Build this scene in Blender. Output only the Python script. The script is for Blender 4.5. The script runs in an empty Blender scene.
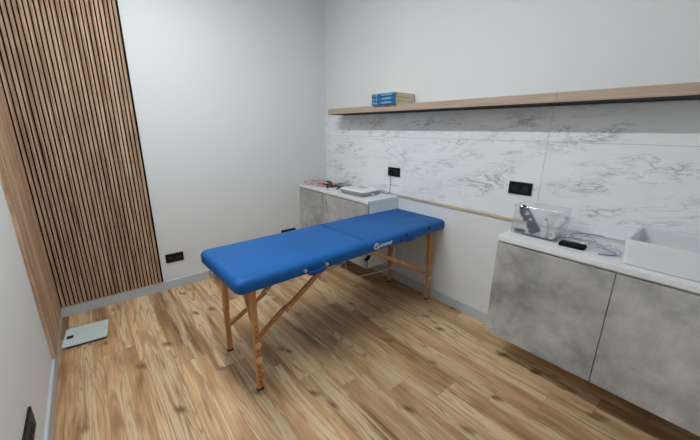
import bpy, bmesh, math, random
from mathutils import Vector, Matrix
random.seed(7)
S = bpy.context.scene
COL = S.collection
PI = math.pi

# ------------------------------------------------------------------ materials
def mat(name, color=(.8,.8,.8), rough=.5, metal=0, spec=.5, **kw):
    m = bpy.data.materials.new(name); m.use_nodes = True
    b = m.node_tree.nodes['Principled BSDF']
    b.inputs['Base Color'].default_value = (*color, 1)
    b.inputs['Roughness'].default_value = rough
    b.inputs['Metallic'].default_value = metal
    b.inputs['Specular IOR Level'].default_value = spec
    for k, v in kw.items(): b.inputs[k].default_value = v
    return m
class NT:
    def __init__(s, m): s.t = m.node_tree; s.n = s.t.nodes; s.l = s.t.links; s.b = s.n['Principled BSDF']
    def new(s, ty, **kw):
        n = s.n.new(ty)
        for k, v in kw.items(): setattr(n, k, v)
        return n
    def put(s, sock, v):
        if hasattr(v, 'is_linked') or isinstance(v, bpy.types.NodeSocket): s.l.new(v, sock)
        else: sock.default_value = v
    def math(s, op, a, b=0., c=0.):
        n = s.new('ShaderNodeMath', operation=op)
        s.put(n.inputs[0], a); s.put(n.inputs[1], b); s.put(n.inputs[2], c)
        return n.outputs[0]
    def comb(s, x, y, z):
        n = s.new('ShaderNodeCombineXYZ')
        for i, v in enumerate((x, y, z)): s.put(n.inputs[i], v)
        return n.outputs[0]
    def pos(s):
        t = s.new('ShaderNodeTexCoord'); p = s.new('ShaderNodeSeparateXYZ'); s.l.new(t.outputs['Object'], p.inputs[0])
        return p.outputs[0], p.outputs[1], p.outputs[2], t.outputs['Object']
    def noise(s, vec, scale, detail=2, rough=.5, dist=0., out='Fac'):
        n = s.new('ShaderNodeTexNoise'); s.put(n.inputs['Vector'], vec)
        n.inputs['Scale'].default_value = scale; n.inputs['Detail'].default_value = detail
        n.inputs['Roughness'].default_value = rough; n.inputs['Distortion'].default_value = dist
        return n.outputs[out]
    def ramp(s, f, stops):
        n = s.new('ShaderNodeValToRGB'); s.put(n.inputs[0], f); e = n.color_ramp.elements
        while len(e) < len(stops): e.new(.5)
        for q, (p, c) in zip(e, stops):
            q.position = p; q.color = (*c, 1) if len(c) == 3 else c
        return n.outputs[0]
    def rng(s, f, a, b, c=0., d=1.):
        n = s.new('ShaderNodeMapRange'); s.put(n.inputs[0], f)
        for i, v in enumerate((a, b, c, d)): n.inputs[i+1].default_value = v
        return n.outputs[0]
    def mix(s, f, a, b, mode='MIX'):
        n = s.new('ShaderNodeMix', data_type='RGBA', blend_type=mode)
        s.put(n.inputs[0], f); s.put(n.inputs[6], a); s.put(n.inputs[7], b)
        return n.outputs[2]
    def bump(s, h, strength=.2, dist=.01):
        n = s.new('ShaderNodeBump'); s.put(n.inputs['Height'], h)
        n.inputs['Strength'].default_value = strength; n.inputs['Distance'].default_value = dist
        s.l.new(n.outputs[0], s.b.inputs['Normal'])
def C4(r, g, b): return (r, g, b, 1)

def paint(name, c):
    m = mat(name, c, .75, spec=.25); t = NT(m)
    x, y, z, o = t.pos()
    n = t.noise(o, 1.3, 3)
    t.l.new(t.mix(t.rng(n, .35, .7, 0, .35), C4(*c), C4(*[k*.95 for k in c])), t.b.inputs['Base Color'])
    t.bump(t.noise(o, 60, 4), .05, .002)
    return m
M_wall = paint('wall_paint', (.70, .718, .724))
M_ceil = paint('ceiling_paint', (.80, .81, .81))
M_base = mat('baseboard_grey', (.47, .50, .53), .45)
M_white = mat('white_laminate', (.76, .77, .775), .35)
M_side = mat('cabinet_side_white', (.78, .79, .785), .5)
M_black = mat('black_plastic', (.008, .008, .009), .45, spec=.22)
M_blackm = mat('black_matte', (.008, .008, .008), .8)
M_felt = mat('black_felt', (.010, .009, .009), .95, spec=.1)
M_chrome = mat('steel', (.62, .62, .62), .28, 1)
M_contact = mat('dull_contact', (.10, .10, .10), .5)
M_cable = mat('steel_cable', (.80, .78, .74), .5)
M_ceramic = mat('white_ceramic', (.69, .71, .73), .12)
M_led = mat('led_diffuser', (1, 1, 1), .5)
M_alu = mat('white_metal', (.8, .8, .8), .4)

def make_floor():
    m = mat('laminate_planks', rough=.38, spec=.4); t = NT(m)
    x, y, z, o = t.pos()
    u = t.math('DIVIDE', t.math('ADD', x, 2.446), .187)
    k = t.math('FLOOR', u); fu = t.math('FRACT', u)
    v = t.math('DIVIDE', t.math('ADD', t.math('ADD', y, .8), t.math('MULTIPLY', k, .205)), 1.23)
    j = t.math('FLOOR', v); fv = t.math('FRACT', v)
    wn = t.new('ShaderNodeTexWhiteNoise', noise_dimensions='2D')
    t.l.new(t.comb(k, j, 0), wn.inputs['Vector'])
    rnd = wn.outputs['Value']
    sp = t.new('ShaderNodeSeparateColor'); t.l.new(wn.outputs['Color'], sp.inputs[0])
    r1, r2, r3 = sp.outputs
    off = t.math('MULTIPLY', rnd, 37.)
    off2 = t.math('MULTIPLY', r1, 53.)
    # stretched coordinates, a random piece of timber for every plank
    big = t.comb(t.math('ADD', t.math('MULTIPLY', x, 5.5), off), t.math('ADD', t.math('MULTIPLY', y, .85), off2), r2)
    n1 = t.noise(big, 1.0, 3, .55, .5)
    n2 = t.noise(t.comb(t.math('ADD', t.math('MULTIPLY', x, 34), off2), t.math('ADD', t.math('MULTIPLY', y, 1.7), off), r3), 1., 4, .6, .6)
    fine = t.noise(t.comb(t.math('ADD', t.math('MULTIPLY', x, 150), off2), t.math('MULTIPLY', y, 4.5), rnd), 1., 3, .6)
    base = t.ramp(t.math('ADD', t.math('MULTIPLY', n1, .82), t.math('MULTIPLY', n2, .18)),
        [(.35, (.22, .11, .05)), (.44, (.41, .24, .115)), (.52, (.60, .385, .205)), (.61, (.70, .485, .275)), (.78, (.68, .50, .30))])
    # pale sapwood streak down the middle of each plank
    wob = t.noise(t.comb(t.math('ADD', off, t.math('MULTIPLY', x, 3)), t.math('ADD', t.math('MULTIPLY', y, 1.5), off2), 0.), 1., 4, .62)
    cen = t.math('ADD', t.math('MULTIPLY', t.math('SUBTRACT', wob, .5), .75), t.math('ADD', .32, t.math('MULTIPLY', r3, .4)))
    dist = t.math('ABSOLUTE', t.math('SUBTRACT', fu, cen))
    wid = t.math('ADD', t.math('MULTIPLY', r2, .26), .02)
    sap = t.math('SUBTRACT', 1., t.math('DIVIDE', dist, wid))
    sap = t.rng(t.math('ADD', sap, t.math('MULTIPLY', t.math('SUBTRACT', n2, .5), 7.5)), -.3, .6)
    sapc = t.ramp(fine, [(.3, (.52, .375, .205)), (.6, (.75, .585, .365))])
    colr = t.mix(t.math('MULTIPLY', sap, .85), base, sapc)
    # growth-ring contour lines (cathedral grain)
    cath = t.noise(t.comb(t.math('ADD', t.math('MULTIPLY', x, 10.), off2), t.math('ADD', t.math('MULTIPLY', y, .65), off), r1), 1., 1.5, .45, .3)
    ring = t.math('FRACT', t.math('ADD', t.math('MULTIPLY', cath, 15.), t.math('MULTIPLY', n2, .6)))
    line = t.rng(t.math('ABSOLUTE', t.math('SUBTRACT', ring, .5)), .0, .20, 1, 0)
    line = t.math('MULTIPLY', line, t.math('MAXIMUM', t.rng(n1, .44, .58, 0, 1), t.math('MULTIPLY', sap, t.rng(n2, .5, .6, 1, .2))))
    colr = t.mix(t.math('MULTIPLY', line, .78), colr, C4(.23, .12, .055))
    # fine dark fibres
    colr = t.mix(t.rng(fine, .52, .68, 0, .55), colr, C4(.26, .14, .065))
    # knots
    vo = t.new('ShaderNodeTexVoronoi', voronoi_dimensions='2D')
    t.l.new(t.comb(t.math('ADD', t.math('ADD', t.math('MULTIPLY', x, 3.3), t.math('MULTIPLY', y, .9)), t.math('MULTIPLY', wob, .35)), t.math('ADD', t.math('MULTIPLY', y, 2.0), t.math('MULTIPLY', n2, .14)), 0.), vo.inputs['Vector'])
    vo.inputs['Scale'].default_value = 1.
    kn = t.math('MULTIPLY', t.rng(t.math('ADD', vo.outputs['Distance'], t.math('MULTIPLY', t.math('SUBTRACT', n2, .5), .10)), .02, .10, 1, 0), t.rng(n1, .34, .47))
    colr = t.mix(t.math('MULTIPLY', kn, .88), colr, C4(.14, .065, .03))
    # tone of the plank and its seams
    tone = t.math('ADD', .84, t.math('MULTIPLY', rnd, .28))
    colr = t.mix(1., colr, t.comb(tone, tone, tone), 'MULTIPLY')
    ex = t.math('MINIMUM', fu, t.math('SUBTRACT', 1., fu)); ey = t.math('MINIMUM', fv, t.math('SUBTRACT', 1., fv))
    seam = t.math('MAXIMUM', t.rng(ex, .0, .012, 1, 0), t.rng(ey, 0, .0018, 1, 0))
    colr = t.mix(t.math('MULTIPLY', seam, .45), colr, C4(.10, .05, .025))
    t.l.new(colr, t.b.inputs['Base Color'])
    t.l.new(t.rng(fine, .3, .7, .34, .48), t.b.inputs['Roughness'])
    t.bump(t.math('SUBTRACT', t.math('MULTIPLY', fine, .25), seam), .12, .003)
    return m
M_floor = make_floor()

def make_marble():
    m = mat('marble', rough=.3, spec=.45); t = NT(m)
    x, y, z, o = t.pos()
    p = t.comb(0., t.math('ADD', t.math('MULTIPLY', y, 1.2), t.math('MULTIPLY', z, .7)), t.math('ADD', t.math('MULTIPLY', z, 4.2), t.math('MULTIPLY', y, .35)))
    a = t.noise(p, 1.5, 7, .70, 1.1)
    v1 = t.rng(t.math('ABSOLUTE', t.math('SUBTRACT', a, .5)), 0, .032, 1, 0)
    gate = t.rng(t.noise(p, 2.1, 3, .6), .49, .66)
    b = t.noise(p, 3.9, 6, .62, .6)
    v2 = t.rng(t.math('ABSOLUTE', t.math('SUBTRACT', b, .53)), 0, .030, 1, 0)
    gate2 = t.rng(t.noise(p, 2.2, 2, .5), .46, .62)
    cloud = t.noise(p, 1.2, 5, .6)
    c = t.mix(t.rng(cloud, .38, .72, 0, .28), C4(.81, .825, .835), C4(.62, .63, .64))
    c = t.mix(t.math('MULTIPLY', t.math('MULTIPLY', v1, gate), .85), c, C4(.22, .225, .24))
    c = t.mix(t.math('MULTIPLY', t.math('MULTIPLY', v2, gate2), .5), c, C4(.33, .335, .35))
    t.l.new(c, t.b.inputs['Base Color'])
    return m
M_marble = make_marble()

def make_concrete():
    m = mat('concrete_laminate', rough=.5, spec=.35); t = NT(m)
    x, y, z, o = t.pos()
    w = t.new('ShaderNodeNewGeometry').outputs['Position']
    a = t.noise(w, 2.6, 8, .66, .2); b = t.noise(w, 9., 5, .6)
    f = t.math('ADD', t.math('MULTIPLY', a, .72), t.math('MULTIPLY', b, .28))
    c = t.ramp(f, [(.36, (.22, .22, .21)), (.46, (.35, .35, .335)), (.55, (.46, .455, .44)), (.66, (.60, .60, .58))])
    sp = t.noise(w, 5.5, 6, .75)
    c = t.mix(t.rng(sp, .60, .74, 0, .45), c, C4(.22, .215, .21))
    t.l.new(c, t.b.inputs['Base Color'])
    t.bump(b, .04, .003)
    return m
M_conc = make_concrete()

def wood(name, stops, gx=60, gz=3, axis='z', rough=.5, rand=True, spec=.3):
    """timber with the grain along one object axis"""
    m = mat(name, rough=rough, spec=spec); t = NT(m)
    x, y, z, o = t.pos()
    c = [t.math('MULTIPLY', q, gx) for q in (x, y, z)]
    i = 'xyz'.index(axis)
    c[i] = t.math('MULTIPLY', (x, y, z)[i], gz)
    n = t.noise(t.comb(*c), 1., 4, .6, .4)
    t.l.new(t.ramp(n, stops), t.b.inputs['Base Color'])
    return m
def make_slat():
    m = mat('walnut_slats', rough=.7, spec=.12); t = NT(m)
    x, y, z, o = t.pos()
    s = t.math('ADD', x, y)
    k = t.math('FLOOR', t.math('DIVIDE', s, .0278))
    wn = t.new('ShaderNodeTexWhiteNoise', noise_dimensions='1D'); t.l.new(k, wn.inputs['W'])
    r = t.math('MULTIPLY', wn.outputs['Value'], 19.)
    n = t.noise(t.comb(t.math('ADD', t.math('MULTIPLY', s, 75), r), r, t.math('MULTIPLY', z, 2.6)), 1., 5, .62, .5)
    n2 = t.noise(t.comb(t.math('MULTIPLY', s, 9), r, t.math('MULTIPLY', z, 1.1)), 1., 3, .6)
    n3 = t.noise(t.comb(t.math('MULTIPLY', s, 14), r, t.math('MULTIPLY', z, 4.)), 1., 3, .6, 1.5)
    f = t.math('ADD', t.math('MULTIPLY', n, .5), t.math('ADD', t.math('MULTIPLY', n2, .3), t.math('MULTIPLY', n3, .2)))
    c = t.ramp(f, [(.33, (.16, .08, .045)), (.44, (.32, .19, .118)), (.53, (.48, .325, .215)), (.68, (.62, .455, .32))])
    tone = t.math('ADD', .82, t.math('MULTIPLY', wn.outputs['Value'], .3))
    t.l.new(t.mix(1., c, t.comb(tone, tone, tone), 'MULTIPLY'), t.b.inputs['Base Color'])
    return m
M_slat = make_slat()
M_shelf = wood('shelf_oak', [(.3, (.36, .27, .205)), (.7, (.47, .365, .285))], 70, 2.5, 'y')
M_trim = wood('trim_pine', [(.3, (.56, .43, .29)), (.7, (.70, .56, .40))], 90, 3, 'y')
M_beech = wood('beech', [(.3, (.44, .185, .065)), (.5, (.55, .26, .10)), (.7, (.64, .34, .15))], 60, 5, 'z', .4)
M_beechx = wood('beech_brace', [(.3, (.40, .165, .060)), (.5, (.50, .23, .09)), (.7, (.58, .30, .13))], 60, 5, 'x', .4)
M_knob = mat('light_wood_knob', (.66, .40, .18), .4)
M_hole = mat('drilled_hole', (.05, .02, .01), .8)

def make_vinyl():
    m = mat('blue_vinyl', (.009, .105, .33), .5, spec=.28); t = NT(m)
    x, y, z, o = t.pos()
    n = t.noise(o, 260, 3, .6)
    t.bump(n, .10, .001)
    c = t.mix(t.rng(t.noise(o, 3, 2), .3, .7), C4(.003, .088, .30), C4(.004, .100, .335))
    t.l.new(c, t.b.inputs['Base Color'])
    return m
M_vinyl = make_vinyl()
M_strap = mat('blue_webbing', (.006, .05, .25), .6)
M_logo = mat('logo_white', (.85, .87, .9), .5)

def clear(name, tint=(.93, .95, .96), gl=.12, rough=.08, white=0.):
    m = bpy.data.materials.new(name); m.use_nodes = True; t = m.node_tree; n = t.nodes
    n.clear()
    out = n.new('ShaderNodeOutputMaterial'); tr = n.new('ShaderNodeBsdfTransparent'); g = n.new('ShaderNodeBsdfGlossy')
    tr.inputs[0].default_value = (*tint, 1); g.inputs['Roughness'].default_value = rough; g.inputs['Color'].default_value = (.95, .97, 1, 1)
    fr = n.new('ShaderNodeLayerWeight'); fr.inputs[0].default_value = .25
    ma = n.new('ShaderNodeMath'); ma.operation = 'MULTIPLY_ADD'; ma.inputs[1].default_value = .35; ma.inputs[2].default_value = gl
    t.links.new(fr.outputs['Fresnel'], ma.inputs[0])
    mx = n.new('ShaderNodeMixShader'); t.links.new(ma.outputs[0], mx.inputs[0]); t.links.new(tr.outputs[0], mx.inputs[1]); t.links.new(g.outputs[0], mx.inputs[2])
    last = mx
    if white:
        d = n.new('ShaderNodeBsdfDiffuse'); d.inputs[0].default_value = (.8, .82, .84, 1)
        m2 = n.new('ShaderNodeMixShader'); m2.inputs[0].default_value = white
        t.links.new(mx.outputs[0], m2.inputs[1]); t.links.new(d.outputs[0], m2.inputs[2]); last = m2
    t.links.new(last.outputs[0], out.inputs[0])
    return m
M_acr = clear('clear_plastic', (.985, .99, .99), .01, .08, .05)
M_bag = clear('clear_film', (.96, .97, .975), .04, .2, .22)

M_glass = clear('added_fill_glass', (.97, .98, .98), .03, .0)  # glazing for the fill opening added in the front wall
# emission of the lamps
def led(power):
    b = M_led.node_tree.nodes['Principled BSDF']
    b.inputs['Emission Color'].default_value = (.925, .975, 1, 1); b.inputs['Emission Strength'].default_value = power

# ------------------------------------------------------------------ mesh helpers
def box(bm, lo, hi, bev=0., mtx=None, seg=2):
    lo = Vector(lo); hi = Vector(hi)
    r = bmesh.ops.create_cube(bm, size=1.)
    vs = r['verts']; c = (lo+hi)/2; d = hi-lo
    for v in vs: v.co = Vector((v.co.x*d.x, v.co.y*d.y, v.co.z*d.z)) + c
    if bev:
        es = list({e for v in vs for e in v.link_edges})
        r = bmesh.ops.bevel(bm, geom=es, offset=bev, segments=seg, affect='EDGES', profile=.5)
        vs = list({v for f in r['faces'] for v in f.verts} | {v for v in vs if v.is_valid})
    if mtx is not None:
        for v in vs: v.co = mtx @ v.co
    return vs
def tube(bm, pts, r, n=8, closed=False, cap=True):
    pts = [Vector(p) for p in pts]; N = len(pts); rings = []
    rr = r if isinstance(r, (list, tuple)) else [r]*N
    up = None
    for i in range(N):
        if closed: d = pts[(i+1) % N]-pts[i-1]
        else: d = pts[min(i+1, N-1)]-pts[max(i-1, 0)]
        d.normalize()
        if up is None:
            a = Vector((0, 0, 1)) if abs(d.z) < .9 else Vector((1, 0, 0))
            up = d.cross(a).normalized()
        else: up = (up - d*up.dot(d)).normalized()
        w = d.cross(up)
        rings.append([bm.verts.new(pts[i] + (up*math.cos(2*PI*k/n)+w*math.sin(2*PI*k/n))*rr[i]) for k in range(n)])
    M = N if closed else N-1
    for i in range(M):
        a, b = rings[i], rings[(i+1) % N]
        for k in range(n): bm.faces.new((a[k], a[(k+1) % n], b[(k+1) % n], b[k]))
    if cap and not closed: bm.faces.new(rings[0][::-1]); bm.faces.new(rings[-1])
def bar(bm, a, b, w, h, side=Vector((0, 1, 0)), bev=.002):
    """rectangular bar from a to b; w along 'side', h across"""
    a = Vector(a); b = Vector(b); d = (b-a); L = d.length; d.normalize()
    s = (side - d*side.dot(d)).normalized(); t = d.cross(s)
    m = Matrix((( d.x, s.x, t.x, a.x), (d.y, s.y, t.y, a.y), (d.z, s.z, t.z, a.z), (0, 0, 0, 1)))
    box(bm, (0, -w/2, -h/2), (L, w/2, h/2), bev, m)
def lathe(bm, prof, n=20, mtx=Matrix.Identity(4)):
    rings = []
    for r, z in prof:
        if r < 1e-6: rings.append([bm.verts.new(mtx @ Vector((0, 0, z)))])
        else: rings.append([bm.verts.new(mtx @ Vector((r*math.cos(2*PI*k/n), r*math.sin(2*PI*k/n), z))) for k in range(n)])
    for a, b in zip(rings, rings[1:]):
        for k in range(n):
            if len(a) == 1 and len(b) == 1: continue
            if len(a) == 1: bm.faces.new((a[0], b[(k+1) % n], b[k]))
            elif len(b) == 1: bm.faces.new((a[k], a[(k+1) % n], b[0]))
            else: bm.faces.new((a[k], a[(k+1) % n], b[(k+1) % n], b[k]))
def prism(bm, poly, axis, lo, hi):
    """polygon (a,b) in the plane across 'axis', extruded from lo to hi"""
    def P(a, b, c): return {'x': (c, a, b), 'y': (a, c, b), 'z': (a, b, c)}[axis]
    A = [bm.verts.new(P(a, b, lo)) for a, b in poly]; B = [bm.verts.new(P(a, b, hi)) for a, b in poly]
    n = len(poly)
    for i in range(n): bm.faces.new((A[i], A[(i+1) % n], B[(i+1) % n], B[i]))
    bm.faces.new(A[::-1]); bm.faces.new(B)
def rrect(x0, x1, y0, y1, r, n=6):
    rr = r if isinstance(r, (list, tuple)) else (r,)*4
    out = []
    for (cx, cy, a0, q) in ((x1, y1, 0, rr[0]), (x0, y1, 90, rr[1]), (x0, y0, 180, rr[2]), (x1, y0, 270, rr[3])):
        q = max(q, 1e-4)
        ox = cx - q if cx == x1 else cx + q; oy = cy - q if cy == y1 else cy + q
        for k in range(n+1):
            a = math.radians(a0+90*k/n); out.append((ox+q*math.cos(a), oy+q*math.sin(a)))
    return out
def loft(bm, loops, cap0=True, cap1=True, mtx=None):
    R = []
    for l in loops: R.append([bm.verts.new(mtx @ Vector(p) if mtx else Vector(p)) for p in l])
    n = len(R[0])
    for a, b in zip(R, R[1:]):
        for k in range(n): bm.faces.new((a[k], a[(k+1) % n], b[(k+1) % n], b[k]))
    if cap0: bm.faces.new(R[0][::-1])
    if cap1: bm.faces.new(R[-1])
def obj(name, bm, m, parent=None, smooth=False, origin=None):
    bmesh.ops.recalc_face_normals(bm, faces=bm.faces[:])
    if origin is not None: bmesh.ops.translate(bm, verts=bm.verts[:], vec=-Vector(origin))
    me = bpy.data.meshes.new(name); bm.to_mesh(me); bm.free()
    if smooth:
        for p in me.polygons: p.use_smooth = True
        me.set_sharp_from_angle(angle=math.radians(38))
    for q in (m if isinstance(m, (list, tuple)) else [m]): me.materials.append(q)
    o = bpy.data.objects.new(name, me); COL.objects.link(o)
    if origin is not None: o.location = origin
    if parent is not None: o.parent = parent
    return o
def tag(o, label, cat, group=None, kind=None):
    o['label'] = label; o['category'] = cat
    if group: o['group'] = group
    if kind: o['kind'] = kind
    return o
def thing(name, label, cat, loc=(0, 0, 0), rz=0, group=None):
    o = bpy.data.objects.new(name, None); COL.objects.link(o); o.empty_display_size = .05
    o.location = loc; o.rotation_euler = (0, 0, rz)
    return tag(o, label, cat, group)
def struct(name, bm, m, label=None):
    o = obj(name, bm, m); o['kind'] = 'structure'
    if label: o['label'] = label
    return o
def NB(): return bmesh.new()
def copy_tree(o, parent=None):
    c = o.copy(); COL.objects.link(c); c.parent = parent
    for ch in o.children: copy_tree(ch, c)
    return c

# ------------------------------------------------------------------ room
W = 2.689; H = 2.95; YF = -4.7
b = NB(); box(b, (-W-.1, YF-.1, -.1), (.1, .1, 0)); struct('floor', b, M_floor)
b = NB(); box(b, (-W-.1, YF-.1, H), (.1, .1, H+.1)); struct('ceiling', b, M_ceil)
b = NB(); box(b, (-W-.1, 0, 0), (.1, .1, H)); struct('wall_back', b, M_wall)
b = NB(); box(b, (0, YF, 0), (.1, 0, H)); struct('wall_right', b, M_wall)
b = NB(); box(b, (-W-.1, YF, 0), (-W, 0, H)); struct('wall_left', b, M_wall)
WX0, WX1, WZ0, WZ1 = -1.45, -.12, .35, 2.35  # glazed opening behind the camera, added to brighten the left and lower walls
b = NB()
for lo, hi in (((-W-.1, 0), (WX0, H)), ((WX1, 0), (.1, H)), ((WX0, 0), (WX1, WZ0)), ((WX0, WZ1), (WX1, H))): box(b, (lo[0], YF-.1, lo[1]), (hi[0], YF, hi[1]))
struct('wall_front', b, M_wall)
b = NB()
for lo, hi in (((WX0, WZ0), (WX0+.05, WZ1)), ((WX1-.05, WZ0), (WX1, WZ1)), ((WX0+.05, WZ0), (WX1-.05, WZ0+.05)), ((WX0+.05, WZ1-.05), (WX1-.05, WZ1)), ((-.81, WZ0+.05), (-.76, WZ1-.05))):
    box(b, (lo[0], YF-.07, lo[1]), (hi[0], YF-.02, hi[1]), .003)
fill_win = struct('added_fill_window_1', b, M_alu)  # frame of the added, unseen fill-light opening
b = NB(); box(b, (WX0+.05, YF-.05, WZ0+.05), (WX1-.05, YF-.045, WZ1-.05)); obj('glass', b, M_glass, fill_win)
HB, TB = .087, .0145
def prof(s):  # baseboard section with an eased top edge
    return [(0, 0), (s*TB, 0), (s*TB, HB-.004), (s*(TB-.004), HB), (0, HB)]
b = NB(); prism(b, [(a, c) for a, c in prof(-1)], 'x', -W+TB, -TB); struct('baseboard_back', b, M_base)
b = NB(); prism(b, [(-W+a, c) for a, c in prof(1)], 'y', YF, 0); struct('baseboard_left', b, M_base)
b = NB(); prism(b, [(a, c) for a, c in prof(-1)], 'y', YF, 0); struct('baseboard_right', b, M_base)

# ceiling lamps: long linear fittings running down the room
def linear_lamp(x, y0, y1, w, label):
    t = thing('ceiling_lamp', label, 'lamp', (x, (y0+y1)/2, H-.045), 0)
    L = (y1-y0)/2
    b = NB(); box(b, (-w/2-.008, -L-.01, .004), (w/2+.008, L+.01, .045), .003); obj('lamp_housing', b, M_alu, t)
    b = NB(); box(b, (-w/2, -L, -.004), (w/2, L, .0035)); obj('diffuser', b, M_led, t)
LED_P = 108.
led(LED_P)
linear_lamp(-1.94, -2.45, -.80, .06, 'slim white linear ceiling lamp near the wooden slat panels')

# ------------------------------------------------------------------ slat panels
PITCH = .0278
def slat_panel(label, axis, a0, n, wallpos, sgn, top):
    t = thing('slat_panel', label, 'wall panel', (0, 0, 0))
    z0 = HB+.001; total = n*PITCH+(.009 if axis == 'x' else -.0004)
    b = NB()
    if axis == 'x': box(b, (a0, wallpos-.010, z0), (a0+total, wallpos-.0005, top))
    else: box(b, (wallpos+.0005, a0-total, z0), (wallpos+.010, a0, top))
    obj('felt_backing', b, M_felt, t)
    for i in range(n):
        s = a0 + sgn*(.009+i*PITCH); e = s + sgn*(PITCH-.0092)
        b = NB()
        if axis == 'x': box(b, (s, wallpos-.021, z0), (e, wallpos-.010, top), .0008, None, 1)
        else: box(b, (wallpos+.010, e, z0), (wallpos+.021, s, top), .0008, None, 1)
        obj('slat', b, M_slat, t)
    if axis == 'x': e0 = (a0+total, a0+total+.006); 
    b = NB()
    if axis == 'x': box(b, (a0+total+.0002, wallpos-.020, z0), (a0+total+.006, wallpos-.0005, top))
    else: box(b, (wallpos+.0005, a0-total-.0045, z0), (wallpos+.0205, a0-total-.0012, top))
    obj('edge_strip', b, M_felt if axis == 'x' else M_slat, t)
slat_panel('tall panel of narrow walnut slats with black gaps, facing the room on the back wall', 'x', -W+.0213, 26, 0, 1, H-.001)
slat_panel('wooden slat panel on the left wall, seen edge-on so its gaps close up', 'y', -.0006, 28, -W, -1, H-.001)

# ------------------------------------------------------------------ marble cladding, trim, shelf
t = thing('marble_backsplash', 'white marble wall cladding with grey veins, running under the long shelf', 'wall cladding', (0, 0, 0))
JY = [-.001, -1.264, -2.464, -3.664, YF+.01]; ZT, ZJ, ZS = .905, 1.441, 1.655
for a, c in zip(JY, JY[1:]):
    for z0, z1 in ((ZT, ZJ-.0008), (ZJ+.0008, ZS)):
        b = NB(); box(b, (-.010, c+.0008, z0), (-.0005, a-.0008, z1), .0006, None, 1); obj('marble_panel', b, M_marble, t)
b = NB(); box(b, (-.007, JY[-1]+.002, ZT+.002), (-.0004, JY[0]-.002, ZS-.002)); obj('joint_filler', b, mat('grout', (.30, .30, .31), .8), t)
b = NB(); box(b, (-.018, -2.415, ZT-.0175), (-.0005, -1.218, ZT-.0005), .0015)
tag(obj('wooden_trim', b, M_trim), 'thin pale wooden strip under the marble between the two cabinets', 'trim strip')
t = thing('wall_shelf', 'long taupe wooden wall shelf above the marble, books lying on it', 'shelf', (0, 0, 0))
SZ0, SZ1 = 1.658, 1.714
ys = [-.3645, -1.434, -2.548, -3.66, YF+.03]
for a, c in zip(ys, ys[1:]):
    b = NB(); box(b, (-.23, c+.0007, SZ0+.004), (-.0005, a-.0007, SZ1), .0012, None, 1); obj('shelf_board', b, M_shelf, t)
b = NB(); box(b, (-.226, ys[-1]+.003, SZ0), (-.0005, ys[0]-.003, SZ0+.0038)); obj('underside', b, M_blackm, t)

# books
M_blue = mat('book_blue', (.008, .115, .27), .45); M_yel = mat('book_yellow', (.72, .55, .13), .5); M_page = mat('paper', (.66, .63, .55), .8)
M_pale = mat('spine_print', (.20, .38, .52), .5)
bookspec = [('lowest', .0), ('middle', .0315), ('topmost', .063)]
lab = ['blue hardback with yellow edges, bottom of the pile of three on the shelf',
       'blue hardback with yellow edges, middle of the pile of three on the shelf',
       'blue hardback with yellow edges, topmost of the pile of three on the shelf']
first = None
for i, (_, dz) in enumerate(bookspec):
    if first is None:
        t = thing('book', lab[0], 'book', (-.1265, -1.2085, SZ1+.0003), 0, 'books lying on the wall shelf')
        hw, hl = .1210, .1435
        b = NB(); box(b, (-hw, -hl, 0), (hw, hl, .0028), .0008, None, 1); box(b, (-hw, -hl, .0278), (hw, hl, .0305), .0008, None, 1); obj('cover', b, M_yel, t)
        b = NB(); box(b, (-hw+.001, -hl+.004, .0029), (hw-.004, hl-.004, .0277)); obj('pages', b, M_page, t)
        b = NB(); prism(b, [(-hw+.012, 0-.0004)] + [(-hw-.003-.0025*math.sin(PI*k/6), .0305*k/6) for k in range(7)] + [(-hw+.012, .0309), (-hw+.012, .0306), (-hw+.0008, .0306), (-hw+.0008, -.0001), (-hw+.012, -.0001)], 'y', -hl-.0005, hl+.0005)
        sp = obj('spine', b, M_blue, t)
        b = NB()
        for (y0, y1, z0, z1) in ((-.10, .02, .012, .021), (-.085, .0, .0235, .0265), (.075, .088, .006, .027), (.098, .132, .010, .014), (.098, .132, .018, .023)):
            box(b, (-hw-.0065, y0, z0), (-hw-.002, y1, z1))
        obj('spine_marks', b, M_pale, sp)
        first = t
    else:
        c = copy_tree(first); c['label'] = lab[i]; c.location.z += dz; c.rotation_euler.z = (0, math.radians(-1.2), math.radians(.8))[i]
        c.location.x += (0, .001, -.001)[i]

# ------------------------------------------------------------------ outlets
def outlet(label, mtx, w=.155, h=.086, n=2):
    t = thing('wall_socket', label, 'socket', (0, 0, 0), 0, 'black double wall sockets'); t.matrix_world = mtx
    b = NB(); box(b, (-w/2, -h/2, .0005), (w/2, h/2, .011), .003); obj('plate', b, M_black, t)
    for i in range(n):
        cx = (i-(n-1)/2)*.071
        b = NB(); lathe(b, [(.0205, .0112), (.0225, .0135), (.0245, .0135), (.0255, .0112)], 24, Matrix.Translation((cx, 0, 0))); r = obj('socket_ring', b, M_black, t, True)
        b = NB(); lathe(b, [(0, .0113), (.0204, .0113)], 24, Matrix.Translation((cx, 0, 0)))
        obj('socket_well', b, M_blackm, r)
        b = NB()
        for s in (-1, 1): lathe(b, [(0, .0118), (.0025, .0118), (.0025, .0113)], 8, Matrix.Translation((cx+s*.0095, 0, 0)))
        obj('contact', b, M_contact, r)
def wallm(o, xa, ya):  # local x, y, z axes from two directions
    xa = Vector(xa); ya = Vector(ya); za = xa.cross(ya)
    return Matrix(((xa.x, ya.x, za.x, o[0]), (xa.y, ya.y, za.y, o[1]), (xa.z, ya.z, za.z, o[2]), (0, 0, 0, 1)))
outlet('black double wall socket on the marble above the white device, a cable plugged in', wallm((-.010, -1.152, 1.115), (0, -1, 0), (0, 0, 1)))
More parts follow.
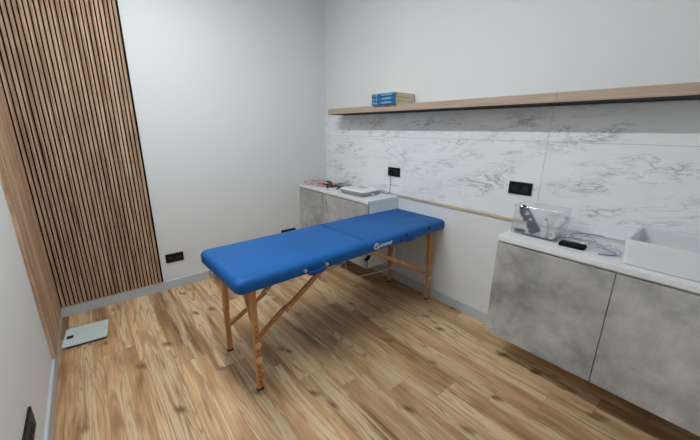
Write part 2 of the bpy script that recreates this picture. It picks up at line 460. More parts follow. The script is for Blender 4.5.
outlet('black double wall socket on the marble above the clear plastic box', wallm((-.010, -2.342, 1.124), (0, -1, 0), (0, 0, 1)))
outlet('black double wall socket low on the back wall beside the slat panel', wallm((-1.803, 0, .307), (1, 0, 0), (0, 0, 1)))
outlet('black wall socket low on the back wall, mostly hidden behind the massage table', wallm((-.57, 0, .315), (1, 0, 0), (0, 0, 1)), .19)
outlet('black wall socket low on the left wall at the bottom edge of the view', wallm((-W, -1.70, .288), (0, 1, 0), (0, 0, 1)), .30, .098, 3)

# ------------------------------------------------------------------ cabinets
def cabinet(label, y0, y1, depth, z0, z1, cuts, group=None):
    t = thing('wall_cabinet', label, 'cabinet', (-depth/2, (y0+y1)/2, z0), 0)
    ox, oy, oz = depth/2, -(y0+y1)/2, -z0
    def B(lo, hi, bev=.0008): 
        b = NB(); box(b, (lo[0]+ox, lo[1]+oy, lo[2]+oz), (hi[0]+ox, hi[1]+oy, hi[2]+oz), bev, None, 1); return b
    obj('body', B((-depth+.021, y1, z0+.002), (-.0005, y0, z1-.001)), M_side, t)
    for a, c in zip(cuts, cuts[1:]):
        obj('door', B((-depth, c+.002, z0), (-depth+.0195, a-.002, z1-.012), .001), M_conc, t)
    return t
ZC = .884; TH = .0285
cabinet('wall-hung cabinet with two grey concrete-look doors in the corner behind the massage table', -.001, -1.2135, .401, .222, ZC-TH, [-.003, -.608, -1.2135])
cabinet('long wall-hung cabinet with grey concrete-look doors under the sink', -2.423, -4.22, .418, .210, ZC-TH, [-2.421, -3.012, -3.615, -4.222])
b = NB(); box(b, (-.405, -1.2175, ZC-TH+.0003), (-.0108, -.001, ZC), .0015)
tag(obj('worktop', b, M_white), 'short white worktop on the corner cabinet, cables and a device on it', 'worktop')
b = NB(); box(b, (-.4215, -4.23, ZC-TH+.0003), (-.0108, -2.4165, ZC), .0015)
tag(obj('worktop', b, M_white), 'long white worktop on the right cabinet, sink standing on it', 'worktop')

# sink
sx0, sx1, sy0, sy1 = -.371, -.029, -3.53, -3.006
t = thing('vessel_sink', 'white rectangular ceramic vessel sink on the worktop at the right edge', 'sink', ((sx0+sx1)/2, (sy0+sy1)/2, ZC+.0003))
hx, hy, sh = (sx1-sx0)/2, (sy1-sy0)/2, .127
def L(hx, hy, r, z): return [(x, y, z) for x, y in rrect(-hx, hx, -hy, hy, r)]
b = NB()
loft(b, [L(hx-.010, hy-.010, .02, 0), L(hx-.004, hy-.004, .022, .006), L(hx, hy, .022, sh-.006), L(hx-.002, hy-.002, .021, sh-.001), L(hx-.005, hy-.005, .019, sh),
         L(hx-.011, hy-.011, .016, sh), L(hx-.014, hy-.014, .015, sh-.003), L(hx-.020, hy-.020, .02, .045), L(hx-.035, hy-.035, .03, .026), L(hx-.09, hy-.12, .03, .020)])
obj('basin', b, M_ceramic, t, True)
b = NB(); lathe(b, [(0, .0225), (.026, .0225), (.030, .021), (.030, .0195)], 24); obj('drain', b, M_chrome, t, True)
# cloth in the sink
b = NB(); R_ = random.Random(3); gr = []
for i in range(13):
    row = []
    for j in range(9):
        x = (i/12-.5)*.11; y = (j/8-.5)*.07
        row.append(b.verts.new((x, y, .012+.010*math.sin(i*1.1+j*.7)+.008*math.sin(j*1.9-i*.4)+.008*R_.random())))
    gr.append(row)
for i in range(12):
    for j in range(8): b.faces.new((gr[i][j], gr[i+1][j], gr[i+1][j+1], gr[i][j+1]))
r = bmesh.ops.solidify(b, geom=b.faces[:], thickness=.003)
o = obj('blue_cloth', b, mat('cloth_blue', (.05, .36, .70), .8), None, True); o.location = (-.135, -3.205, ZC+.0225); o.rotation_euler = (0, 0, .9)
tag(o, 'small crumpled light blue cloth lying inside the white sink', 'cloth')

# ------------------------------------------------------------------ scale on the floor
t = thing('bathroom_scale', 'flat pale glass bathroom scale lying on the floor by the slat panel', 'scale', (-2.5225, -.441, 0), math.radians(-5))
b = NB(); loft(b, [[(x, y, z) for x, y in rrect(-.128, .128, -.128, .128, .012)] for z in (.018, .026)]); obj('glass_plate', b, mat('scale_glass', (.56, .66, .66), .2), t, True)
b = NB(); loft(b, [[(x, y, z) for x, y in rrect(-.118, .118, -.118, .118, .012)] for z in (.004, .0178)]); obj('base', b, M_black, t, True)
b = NB(); box(b, (-.113, -.028, .0262), (-.075, .014, .0272), .0004, None, 1); obj('display', b, M_blackm, t)
b = NB(); box(b, (.108, -.012, .0261), (.113, .020, .0266)); obj('printed_mark', b, mat('grey_print', (.25, .3, .32), .5), t)
for sx in (-1, 1):
    for sy in (-1, 1):
        b = NB(); lathe(b, [(0, 0), (.012, 0), (.012, .0039), (0, .0039)], 12, Matrix.Translation((sx*.09, sy*.09, 0))); obj('foot', b, M_blackm, t)

# ------------------------------------------------------------------ massage table
TX, TY, TA = -.9133, -1.4829, .0301
T = thing('massage_table', 'blue padded folding massage table on orange beech legs in the middle of the room', 'massage table', (TX, TY, 0), TA)
hl, hw, HT, ZB = .934, .3037, .762, .684
def cushion(u0, u1, seam):
    b = NB()
    rc = .045; rs = .012
    radii = (rs, rc, rc, rs) if seam == 'right' else (rc, rs, rs, rc)
    loops = []
    prof_ = [(.006, ZB), (.001, ZB+.006), (0, ZB+.018), (0, HT-.030), (.003, HT-.019), (.009, HT-.010), (.018, HT-.004), (.030, HT-.001), (.055, HT+.0005), (.10, HT+.001)]
    for ins, z in prof_:
        si = ins*.32
        a0 = u0 + (si if seam == 'left' else ins); a1 = u1 - (si if seam == 'right' else ins)
        rr = [max(q-ins*.5, .006) for q in radii]
        loops.append([(x, y, z) for x, y in rrect(a0, a1, -hw+ins, hw-ins, rr, 8)])
    loft(b, loops); return b
cl = obj('cushion', cushion(-hl, -.0015, 'right'), M_vinyl, T, True)
cr = obj('cushion', cushion(.0015, hl+.008, 'left'), M_vinyl, T, True)
# face hole plug
b = NB(); lathe(b, [(.096, HT+.0005), (.092, HT+.0022), (.087, HT+.0016), (.084, HT+.0004), (.080, HT+.0018), (.06, HT+.0032), (0, HT+.0038)], 40, Matrix.Translation((.805, .020, 0)) @ Matrix.Diagonal((1, .85, 1, 1)))
obj('face_hole_plug', b, M_vinyl, cr, True)
# wooden under-frame
b = NB()
for u0, u1 in ((-hl+.03, -.01), (.01, hl-.03)):
    for v in (-1, 1): box(b, (u0, v*(hw-.045)-.010, ZB-.016), (u1, v*(hw-.045)+.010, ZB+.004), .002, None, 1)
    for u in (u0, u1-.02): box(b, (u, -hw+.055, ZB-.016), (u+.02, hw-.055, ZB+.004), .002, None, 1)
obj('frame', b, M_beechx, T)
# legs
UL, VL = .825, .232
def leg(su, sv):
    U, V = su*UL, sv*VL
    def vb(b, u0, u1, d0, d1, z0, z1, bev=.003):   # d = distance inwards from the leg's outer face
        a, c = sorted((V+sv*.011-sv*d0, V+sv*.011-sv*d1)); box(b, (U+u0, a, z0), (U+u1, c, z1), bev)
    b = NB(); vb(b, -.017, .017, 0, .021, .008, .47)               # adjustable lower piece
    o = obj('leg', b, M_beech, T)
    b = NB(); vb(b, -.0165, .0165, .0215, .036, .335, ZB-.001); obj('upper_leg', b, M_beech, o)
    b = NB(); vb(b, -.0165, .0165, .002, .0212, .4705, ZB-.001); obj('upper_block', b, M_beech, o)
    # curved bracket leaning in from the leg to the table frame
    b = NB(); n = 12; outer = []; inner = []
    near = su < 0 and sv < 0; C = .115 if near else .035; z0 = .44 if near else .52
    for k in range(n+1):
        s_ = k/n; z = z0+(ZB-.001-z0)*s_
        c = .026+C*(s_**1.1) if near else .026
        e = (c+.008+.026*s_**.7) if near else c+.003+.045*s_**2.2
        outer.append((V-sv*c, z)); inner.append((V-sv*e, z))
    prism(b, outer+inner[::-1], 'x', U-.011, U+.011)
    obj('bracket', b, M_beech, o)
    mrot = Matrix.Rotation(-sv*PI/2, 4, 'X')
    face = V+sv*.0112
    for z in (.318, .220):
        b = NB(); lathe(b, [(0, 0), (.007, 0), (.007, .004), (.018, .005), (.0205, .011), (.018, .018), (.009, .022), (0, .023)], 16, Matrix.Translation((U, face, z)) @ mrot)
        obj('knob', b, M_knob, o, True)
    for z in (.06, .095, .13, .165, .27, .365, .40, .435):
        b = NB(); lathe(b, [(0, .0008), (.0045, .0008), (.0045, 0)], 10, Matrix.Translation((U, face-sv*.0002, z)) @ mrot); obj('peg_hole', b, M_hole, o)
    b = NB(); box(b, (U-.019, V-.013, 0), (U+.019, V+.013, .014), .003); obj('rubber_foot', b, M_blackm, o)
for su in (-1, 1):
    for sv in (-1, 1): leg(su, sv)
# cross rails between the legs of each end, up under the cushion
for su in (-1, 1):
    b = NB(); xx = su*UL; box(b, (xx-.009, -VL+.026, ZB-.026), (xx+.009, VL-.026, ZB-.017), .002); obj('cross_rail', b, M_beechx, T)
# folding braces
def brace(p0, p1, p2, sv):
    v = sv*(VL-.036)
    b = NB(); bar(b, (p0[0], v, p0[1]), (p1[0], v, p1[1]), .018, .026); o = obj('brace', b, M_beechx, T)
    b = NB(); d = (Vector((p2[0], 0, p2[1]))-Vector((p1[0], 0, p1[1]))).normalized()*.03
    bar(b, (p1[0]-d.x, v+sv*.0195, p1[1]-d.z), (p2[0], v+sv*.0195, p2[1]), .018, .030); obj('upper_brace', b, M_beechx, o)
    b = NB(); lathe(b, [(0, -.012), (.007, -.012), (.007, .034), (0, .034)], 12, Matrix.Translation((p1[0], v, p1[1])) @ Matrix.Rotation(-sv*PI/2, 4, 'X')); obj('hinge_bolt', b, M_chrome, o, True)
    return Vector((p1[0], v, p1[1]))
JLF = brace((-.822, .308), (-.600, .462), (-.300, .662), -1)
JLB = brace((-.822, .225), (-.545, .375), (-.180, .662), 1)
JRF = brace((.822, .252), (.468, .455), (.080, .662), -1)
JRB = brace((.822, .252), (.468, .455), (.080, .662), 1)
# tension cables
def cable(name, pts, r=.0021, m=M_cable, parent=T, n=6, smooth=14):
    P = [Vector(p) for p in pts]; out = []
    if len(P) > 2:
        Q = [P[0]]+P+[P[-1]]
        for i in range(1, len(Q)-2):
            for k in range(smooth):
                s_ = k/smooth; a, b_, c, d = Q[i-1:i+3]
                out.append(.5*((2*b_)+(-a+c)*s_+(2*a-5*b_+4*c-d)*s_*s_+(-a+3*b_-3*c+d)*s_**3))
        out.append(P[-1])
    else: out = P
    b = NB(); tube(b, out, r, n)
    return obj(name, b, m, parent, True)
cable('tension_cable', [JLF, (-.10, -.15, .60), (-.02, -.10, .585)])
cable('tension_cable', [JLB, (-.10, .10, .60), (-.02, .08, .59)])
cable('tension_cable', [JRF, (.735, -.12, .655)])
cable('tension_cable', [(-.057, -.1, .655), (-.055, -.1, .585), (-.015, -.1, .419)])
cable('tension_cable', [(-.015, -.1, .419), (.476, -.1, .377), (.76, .15, .36)])
cable('tension_cable', [(-.05, -.1, .575), (.06, -.1, .570), (.163, -.1, .543)])
b = NB(); box(b, (.150, -.112, .525), (.205, -.085, .545), .004, Matrix.Translation((.178, -.1, .54)) @ Matrix.Rotation(-.5, 4, 'Y') @ Matrix.Translation((-.178, .1, -.54)))
obj('strap_buckle', b, M_black, T)
b = NB(); bar(b, (.17, -.1, .54), (.255, -.22, .672), .014, .003, Vector((1, 0, 0)), .0005); obj('closing_strap', b, M_black, T)
# carrying handles on the front side
def handle(u0, u1, zt, zb, stud):
    n = 14; pts = []
    b = NB()
    up = []; lo = []
    for k in range(n+1):
        s_ = k/n; u = u0+(u1-u0)*s_; sag = math.sin(PI*s_)**.5 if 0 < s_ < 1 else 0
        up.append((u, zt-.004-(zt-zb-.030)*sag)); lo.append((u, zt-.016-(zt-zb-.016)*sag))
    prism(b, up+lo[::-1], 'y', -hw-.016, -hw-.0045)
    r_ = bmesh.ops.bevel(b, geom=[e for e in b.edges if abs(e.verts[0].co.y-e.verts[1].co.y) < 1e-6], offset=.003, segments=2, affect='EDGES')
    h = obj('carry_handle', b, M_strap, T, True)
    for u in (u0, u1):
        b = NB(); lathe(b, [(0, .024), (.006, .0225), (.0105, .017), (.0105, .0)], 14, Matrix.Translation((u, -hw+.0015, zt-.008)) @ Matrix.Rotation(PI/2, 4, 'X')); obj('stud', b, stud, h, True)
handle(-.532, -.377, .722, .670, M_chrome)
handle(.327, .524, .718, .682, M_strap)
for u, z in ((.390, .738), (.676, .734)):
    b = NB(); lathe(b, [(0, .007), (.009, .007), (.013, .004), (.014, -.004)], 16, Matrix.Translation((u, -hw-.0005, z)) @ Matrix.Rotation(PI/2, 4, 'X')); obj('grommet', b, M_black, T, True)
# metal latch under the left end
b = NB(); box(b, (-hl-.016, .045, ZB-.020), (-hl+.02, .085, ZB+.012), .004); obj('end_latch', b, M_chrome, T)
# maker's mark on the front side
def text_mesh(s, size, ext=.0004):
    c = bpy.data.curves.new('tmp_text', 'FONT'); c.body = s; c.size = size; c.extrude = ext; c.offset = size*.018
    o = bpy.data.objects.new('tmp_text', c); COL.objects.link(o)
    dg = bpy.context.evaluated_depsgraph_get(); me = bpy.data.meshes.new_from_object(o.evaluated_get(dg))
    bpy.data.objects.remove(o); bpy.data.curves.remove(c); return me
me = text_mesh('uirumed', .046); bm = bmesh.new(); bm.from_mesh(me)
xs = [v.co.x for v in bm.verts]; w_ = max(xs)-min(xs)
for v in bm.verts: v.co = Vector(((v.co.x-min(xs))*.136/w_+.064, v.co.y, v.co.z))
def ring(bm, cx, cy, r0, r1, a0=0, a1=360, n=32):
    A = []; 
    for k in range(n+1):
        a = math.radians(a0+(a1-a0)*k/n); A.append((cx+r0*math.cos(a), cy+r0*math.sin(a), cx+r1*math.cos(a), cy+r1*math.sin(a)))
    for p, q in zip(A, A[1:]):
        vs = [bm.verts.new((x, y, z)) for z in (0, .0004) for x, y in ((p[0], p[1]), (p[2], p[3]), (q[2], q[3]), (q[0], q[1]))]
        bm.faces.new(vs[4:]); bm.faces.new(vs[:4][::-1])
ring(bm, .027, .016, .0185, .0255); ring(bm, .027, .016, .007, .0125, -60, 210, 20); ring(bm, .052, .000, 0.0, .007, 0, 360, 12)
Mx = Matrix.Translation((.038, -hw-.0009, .706)) @ Matrix.Diagonal((.93, 1, .93, 1)) @ Matrix.Rotation(PI/2, 4, 'X')
for v in bm.verts: v.co = Mx @ v.co
obj('logo', bm, M_logo, cr)

# ------------------------------------------------------------------ device on the corner worktop
t = thing('therapy_device', 'white and grey tabletop device with a small screen on the corner worktop', 'electronic device', (-.216, -.890, ZC+.0003), math.radians(5))
def RL(hx, hy, r, z): return [(x, y, z) for x, y in rrect(-hx, hx, -hy, hy, r)]
b = NB(); loft(b, [RL(.118, .150, .02, .003), RL(.126, .158, .022, .010), RL(.134, .166, .022, .044)]); obj('housing', b, mat('grey_plastic', (.26, .30, .33), .45), t, True)
b = NB(); loft(b, [RL(.134, .166, .022, .0442), RL(.134, .166, .022, .050), RL(.128, .160, .02, .056), RL(.115, .147, .02, .058)]); top = obj('top_shell', b, M_white, t, True)
b = NB(); box(b, (.005, -.045, .0583), (.085, .07, .0592), .0003, None, 1); obj('screen', b, mat('screen_grey', (.33, .35, .38), .3), top)
b = NB()
for i in range(5): box(b, (-.055, -.085+i*.032, .0583), (-.038, -.067+i*.032, .0595), .0005, None, 1)
obj('button', b, mat('button_blue', (.38, .47, .62), .4), top)
for sx in (-1, 1):
    for sy in (-1, 1):
        b = NB(); lathe(b, [(0, 0), (.01, 0), (.01, .0035), (0, .0035)], 10, Matrix.Translation((sx*.09, sy*.12, 0))); obj('foot', b, M_blackm, t)
b = NB(); box(b, (-.012, -.185, .010), (.014, -.1665, .026), .003); obj('output_plug', b, M_white, t)
t = thing('power_cable', 'black cable running from the white device up to the marble wall socket', 'cable')
cable('cord', [(-.052, -1.03, ZC+.018), (-.045, -1.075, ZC+.010), (-.035, -1.11, ZC+.012), (-.024, -1.118, ZC+.05), (-.026, -1.119, ZC+.13), (-.034, -1.119, 1.085), (-.036, -1.118, 1.110)], .0028, M_black, t)
b = NB(); lathe(b, [(0, 0), (.018, 0), (.018, .012), (.012, .024), (0, .026)], 16, Matrix.Translation((-.0235, -1.117, 1.115)) @ Matrix.Rotation(-PI/2, 4, 'Y')); obj('plug', b, M_black, t, True)

# ------------------------------------------------------------------ tangle of leads and clips on the corner worktop
M_red = mat('red_plastic', (.55, .02, .025), .4); M_green = mat('green_plastic', (.01, .28, .08), .4); M_cwhite = mat('white_cable', (.72, .70, .69), .5)
M_pink = mat('pink_cable', (.55, .16, .15), .5); M_grey = mat('grey_metal', (.33, .33, .32), .4, .3)
def wander(seed, x0, y0, x1, y1, turns, amp, z=ZC+.004, hump=.02):
    R = random.Random(seed); pts = []
    n = turns*5
    for i in range(n+1):
        s_ = i/n; a = s_*turns*2*PI+R.random()*.6
        rr = amp*(.55+.45*R.random())
        x = x0+(x1-x0)*s_+rr*math.cos(a); y = y0+(y1-y0)*s_+rr*.9*math.sin(a)
        x = min(max(x, -.395), -.02); y = min(y, -.012)
        pts.append((x, y, z+hump*R.random()))
    return pts
for lbl, m, args, r in (
    ('loosely coiled white lead at the corner end of the cable tangle', M_cwhite, (1, -.33, -.07, -.28, -.40, 4, .05), .0026),
    ('white lead coiled at the middle of the cable tangle against the marble', M_cwhite, (2, -.12, -.10, -.17, -.42, 4, .055), .0026),
    ('white lead running along the front edge beneath the red clips', M_cwhite, (3, -.35, -.18, -.34, -.58, 3, .028), .0026),
    ('topmost white lead arching over the crumpled wrapper in the corner', M_cwhite, (11, -.30, -.05, -.10, -.34, 5, .06), .0026),
    ('pinkish red lead looped over the back of the cable tangle', M_pink, (4, -.36, -.08, -.15, -.42, 5, .06), .0024),
    ('black lead tangled among the red and green clips', M_black, (5, -.24, -.26, -.20, -.50, 4, .04), .0028)):
    hump = .070 if (m is M_pink or 'topmost' in lbl) else .03
    tag(cable('lead_cable', wander(*args, z=ZC+.0035, hump=hump), r, m, None, 6, 5), lbl, 'cable', 'electrode leads on the corner worktop')
def clip(label, m, x, y, z, rz, s=1., rx=0.):
    t = thing('clip', label, 'clip', (x, y, z), rz, 'coloured clips in the cable tangle'); t.rotation_euler = (rx, 0, rz)
    for k in (1, -1):
        b = NB(); prism(b, [(-.040*s, .012*s+k*.009*s), (-.005*s, .012*s+k*.0035*s), (.030*s, .012*s+k*.001*s), (.034*s, .012*s+k*.006*s), (0, .012*s+k*.012*s), (-.040*s, .012*s+k*.017*s)][::k], 'y', -.010*s, .010*s)
        obj('jaw', b, m, t)
    b = NB(); lathe(b, [(0, -.011*s), (.006*s, -.011*s), (.006*s, .011*s), (0, .011*s)], 12, Matrix.Translation((-.004*s, 0, .012*s)) @ Matrix.Rotation(PI/2, 4, 'X')); obj('spring', b, M_chrome, t, True)
clip('large red clip at the front of the cable tangle', M_red, -.315, -.325, ZC+.006, 1.9, 1.3)
clip('red clip beside the green one, nearer the white device', M_red, -.225, -.445, ZC+.008, .7, 1.0)
clip('green clip leaning in the middle of the cable tangle', M_green, -.165, -.465, ZC+.014, 2.2, 1.3)
clip('black clip lying between the two red clips', M_black, -.275, -.395, ZC+.006, 1.0, 1.3)
clip('black clip standing up at the back of the cable tangle', M_black, -.165, -.285, ZC+.016, .2, 1.3)
# dark pouch under the clips
b = NB(); loft(b, [RL(.045, .065, .02, 0), RL(.055, .075, .03, .006), RL(.052, .070, .03, .018), RL(.035, .05, .02, .030)])
o = obj('black_pouch', b, mat('dark_fabric', (.018, .02, .024), .9), None, True); o.location = (-.205, -.365, ZC+.0003); o.rotation_euler = (0, 0, .3)
tag(o, 'small black fabric pouch under the tangled leads and clips', 'pouch')
# crumpled paper at the back
def crumple(name, label, cat, m, loc, hx, hy, h, seed, nx=16, ny=12, rz=0, flat=0.):
    b = NB(); R = random.Random(seed); ph = [R.uniform(0, 6) for _ in range(6)]; g = []
    for i in range(nx+1):
        row = []
        for j in range(ny+1):
            u = i/nx*2-1; v = j/ny*2-1
            e = max(0, 1-max(abs(u), abs(v))**4)
            z = h*(.35+.3*math.sin(u*4+ph[0]+v*2)+.2*math.sin(v*6+ph[1]-u*3)+.15*math.sin(u*9+ph[2]))+h*.45*R.random()
            row.append(b.verts.new((u*hx*(1+.12*math.sin(v*4+ph[3])), v*hy*(1+.12*math.sin(u*4+ph[4])), max(.002, z*(e*.85+.15)))))
        g.append(row)
    for i in range(nx):
        for j in range(ny): b.faces.new((g[i][j], g[i+1][j], g[i+1][j+1], g[i][j+1]))
    bmesh.ops.solidify(b, geom=b.faces[:], thickness=.0008)
    o = obj(name, b, m); o.location = loc; o.rotation_euler = (0, 0, rz)
    return tag(o, label, cat)
crumple('crumpled_wrapper', 'crumpled whitish film wrapper at the corner end of the cable tangle', 'wrapper', mat('white_wrapper', (.84, .81, .80), .6), (-.20, -.12, ZC+.001), .16, .10, .052, 5)
crumple('crumpled_wrapper', 'crumpled whitish film wrapper against the marble behind the green clip', 'wrapper', mat('white_wrapper_film', (.82, .83, .83), .5), (-.085, -.40, ZC+.001), .060, .13, .060, 9)
# flat metal probe leaning on the tangle
t = thing('metal_spatula', 'flat grey spatula with dark handle leaning between the clips and the white device', 'tool', (-.228, -.585, ZC+.032), math.radians(18))
t.rotation_euler = (0, math.radians(-14), math.radians(18))
b = NB(); loft(b, [[(x, y, z) for x, y in rrect(.0, .175, -.016, .016, .012)] for z in (0, .004)]); obj('blade', b, M_grey, t, True)
b = NB(); tube(b, [(-.08, 0, .002), (-.07, 0, .002), (-.03, 0, .002), (.004, 0, .002)], [.006, .009, .009, .006], 10); obj('handle', b, M_black, t, True)
# cables hanging over the cabinet front
xo = -.412
tag(cable('hanging_cable', [(-.36, -.575, ZC+.003), (-.402, -.585, ZC+.004), (xo, -.590, ZC-.02), (xo, -.592, .80), (xo, -.60, .745), (xo, -.575, .715), (xo, -.535, .75), (xo-.001, -.545, .81), (xo, -.562, ZC-.02), (-.402, -.563, ZC+.004), (-.355, -.55, ZC+.003)], .0022, M_cwhite, None), 'thin white cable hanging in a loop over the front of the corner cabinet', 'cable')
tag(cable('hanging_cable', [(-.35, -.64, ZC+.003), (-.402, -.622, ZC+.004), (xo, -.618, ZC-.02), (xo, -.618, .79), (xo, -.622, .70)], .0022, M_cwhite, None), 'thin white cable hanging straight down the front of the corner cabinet', 'cable')
tag(cable('hanging_cable', [(-.36, -.765, ZC+.003), (-.402, -.763, ZC+.004), (xo, -.762, ZC-.02), (xo, -.760, .80), (xo, -.764, .745)], .0022, mat('yellow_cable', (.62, .50, .25), .5), None), 'thin yellowish cable hanging down the front of the corner cabinet', 'cable')

# ------------------------------------------------------------------ things on the right worktop
bx0, bx1, by0, by1, bh = -.290, -.120, -2.700, -2.432, .178
t = thing('clear_box', 'open clear plastic box on the left end of the long worktop, holding small items', 'box', ((bx0+bx1)/2, (by0+by1)/2, ZC+.0003))
hx, hy = (bx1-bx0)/2, (by1-by0)/2
b = NB()
loft(b, [RL(hx, hy, .014, 0), RL(hx, hy, .014, bh), RL(hx-.0025, hy-.0025, .012, bh), RL(hx-.0025, hy-.0025, .012, .0025)])
obj('walls', b, M_acr, t, True)
b = NB(); tube(b, RL(hx-.001, hy-.001, .013, bh+.0005), .0020, 6, True); obj('rim', b, M_acr, t, True)
# dark handheld unit leaning inside
M_slate = mat('slate_plastic', rough=.4); n_ = NT(M_slate); _, _, _, oc = n_.pos()
n_.l.new(n_.mix(n_.rng(n_.noise(oc, 26, 3, .6), .57, .60), C4(.055, .085, .11), C4(.50, .54, .56)), n_.b.inputs['Base Color'])
A = Vector((-.262, -2.573, ZC+.022)); B_ = Vector((-.255, -2.474, ZC+.165))
t = thing('handheld_device', 'dark slate handheld device with pale markings leaning inside the clear box', 'electronic device', A)
d = (B_-A); Lh = d.length; d.normalize(); s = Vector((1, 0, 0)); w = d.cross(s)
Mh = Matrix(((s.x, w.x, d.x, 0), (s.y, w.y, d.y, 0), (s.z, w.z, d.z, 0), (0, 0, 0, 1)))
b = NB(); loft(b, [[(x, y, z*Lh) for x, y in rrect(-.016*k, .016*k, -.031*k2, .031*k2, .012)] for z, k, k2 in ((0, .8, .9), (.05, 1, 1.05), (.4, 1, 1), (.8, 1, .95), (.93, .95, .9), (.96, .7, .7))], mtx=Mh); obj('body', b, M_slate, t, True)
b = NB(); lathe(b, [(.018, Lh*.955), (.021, Lh*.97), (.019, Lh*1.03), (.010, Lh*1.07), (0, Lh*1.075)], 16, Mh); obj('tip', b, M_black, t, True)
# white bottle
t = thing('white_bottle', 'slim white bottle with a pink mark standing inside the clear box', 'bottle', (-.262, -2.618, ZC+.0035))
b = NB(); lathe(b, [(0, 0), (.017, 0), (.018, .003), (.018, .095), (.012, .106), (.008, .109)], 20); obj('body', b, mat('white_plastic', (.74, .72, .71), .35), t, True)
b = NB(); lathe(b, [(.0082, .1085), (.009, .110), (.009, .124), (0, .125)], 16); obj('cap', b, mat('grey_cap', (.35, .36, .37), .4), t, True)
b = NB(); lathe(b, [(.0182, .066), (.0185, .067), (.0185, .080), (.0182, .081)], 20); obj('label_band', b, mat('pink_print', (.66, .48, .46), .5), t, True)
# second bottle, lying tilted behind
t = thing('white_tube', 'white tube leaning at the back of the clear box', 'tube', (-.175, -2.625, ZC+.015)); t.rotation_euler = (math.radians(30), 0, 0)
b = NB(); lathe(b, [(0, 0), (.018, 0), (.019, .004), (.019, .11), (.012, .125), (0, .127)], 20); obj('body', b, mat('tube_white', (.72, .71, .70), .4), t, True)
b = NB(); lathe(b, [(.0115, .1255), (.012, .127), (.012, .142), (0, .143)], 16); obj('cap', b, mat('tube_cap', (.66, .66, .65), .4), t, True)
# small jar/roll lying on its side outside/inside front
t = thing('white_roll', 'pinkish white roll lying on its side at the right end of the clear box', 'roll', (-.235, -2.660, ZC+.0315)); t.rotation_euler = (0, math.radians(90), math.radians(-12))
b = NB(); lathe(b, [(.013, -.030), (.026, -.030), (.028, -.028), (.028, .035), (.026, .037), (.013, .037), (.013, -.030)], 24); obj('band', b, mat('roll_white', (.70, .66, .66), .6), t, True)
b = NB(); lathe(b, [(0, -.0275), (.0129, -.0275), (.0129, .032), (0, .032)], 16); obj('core', b, mat('roll_core', (.52, .45, .46), .6), t, True)
# coil at the bottom left of the box
b = NB(); tube(b, [(.021*math.cos(a)*1.1, .030*math.sin(a), .001*k/4) for k in range(40) for a in (2*PI*k/13,)], .0035, 8)
o = obj('coiled_cable', b, mat('slate_cable', (.07, .12, .14), .5), None, True); o.location = (-.245, -2.472, ZC+.007)
tag(o, 'small coil of dark cable on the floor of the clear box', 'cable')
b = NB(); box(b, (-.012, -.085, 0), (.012, .085, .006), .002)
o = obj('dark_strip', b, mat('slate_strip', (.06, .10, .11), .4)); o.location = (-.276, -2.585, ZC+.0033); o.rotation_euler = (0, 0, -.02)
tag(o, 'long flat dark strip lying along the front of the clear box floor', 'strip')
# black case
b = NB(); loft(b, [RL(.030, .058, .006, 0), RL(.033, .061, .006, .003), RL(.033, .061, .006, .016), RL(.030, .058, .006, .019)])
o = obj('black_case', b, mat('case_black', (.006, .006, .006), .85, spec=.15), None, True); o.location = (-.285, -2.778, ZC+.0003); o.rotation_euler = (0, 0, math.radians(2))
tag(o, 'small flat black case on the worktop in front of the clear bags', 'case')
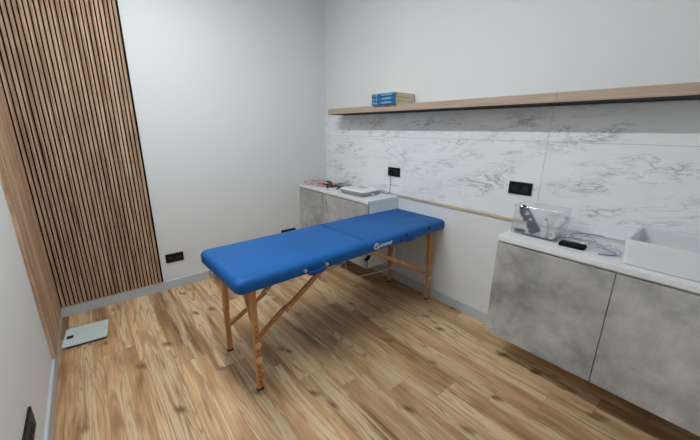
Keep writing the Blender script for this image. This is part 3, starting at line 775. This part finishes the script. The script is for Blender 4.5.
# clear bags with tubing
crumple('plastic_bag', 'crumpled clear plastic bag lying behind the black case', 'bag', M_bag, (-.185, -2.79, ZC+.001), .060, .075, .045, 21, 18, 14)
crumple('plastic_bag', 'crumpled clear plastic bag between the black case and the sink', 'bag', M_bag, (-.215, -2.925, ZC+.001), .075, .065, .032, 33, 18, 14)
M_tb = mat('blue_grey_tube', (.20, .26, .36), .5)
tag(cable('rubber_tube', [(-.245, -2.715, ZC+.028), (-.22, -2.76, ZC+.034), (-.21, -2.80, ZC+.030), (-.215, -2.85, ZC+.035), (-.25, -2.92, ZC+.022), (-.265, -2.965, ZC+.012), (-.285, -2.97, ZC+.008), (-.305, -2.94, ZC+.006), (-.315, -2.905, ZC+.005)], .0032, M_tb, None), 'blue-grey tube bent in a hairpin on the clear bags beside the sink', 'tube')
tag(cable('rubber_tube', [(-.235, -2.72, ZC+.045), (-.16, -2.79, ZC+.055), (-.12, -2.84, ZC+.05), (-.10, -2.87, ZC+.048)], .0018, mat('dark_tube', (.10, .10, .12), .4), None), 'thin dark tube running over the back of the clear bags', 'tube')

# ------------------------------------------------------------------ world, camera
w = bpy.data.worlds.new('world'); S.world = w; w.use_nodes = True
w.node_tree.nodes['Background'].inputs[0].default_value = (.90, .96, 1, 1); w.node_tree.nodes['Background'].inputs[1].default_value = .9
pl = bpy.data.lights.new('added_fill_portal', 'AREA'); pl.shape = 'RECTANGLE'; pl.size = WX1-WX0; pl.size_y = WZ1-WZ0; pl.cycles.is_portal = True  # guides fill light from the world through the added front opening
po = bpy.data.objects.new('added_fill_portal', pl); COL.objects.link(po); po.location = ((WX0+WX1)/2, YF-.11, (WZ0+WZ1)/2); po.rotation_euler = (PI/2, 0, 0); po['kind'] = 'structure'
cam = bpy.data.cameras.new('camera'); co = bpy.data.objects.new('camera', cam); COL.objects.link(co)
yaw, pitch, roll, f = -.6882, -.2743, .0089, 319.68
cy, sy, cp, sp = math.cos(yaw), math.sin(yaw), math.cos(pitch), math.sin(pitch)
fw = Vector((-sy*cp, cy*cp, sp)); r = Vector((cy, sy, 0)); u = r.cross(fw)
c_, s_ = math.cos(roll), math.sin(roll)
r2 = c_*r+s_*u; u2 = -s_*r+c_*u
co.matrix_world = Matrix(((r2.x, u2.x, -fw.x, -2.3206), (r2.y, u2.y, -fw.y, -3.2905), (r2.z, u2.z, -fw.z, 1.503), (0, 0, 0, 1)))
cam.sensor_width = 36; cam.lens = 36*f/700; cam.clip_start = .02
S.camera = co
v = S.view_settings; v.view_transform = 'Standard'; v.look = 'None'; v.gamma = 1; v.use_curve_mapping = False; v.exposure = .42
S.cycles.max_bounces = 8
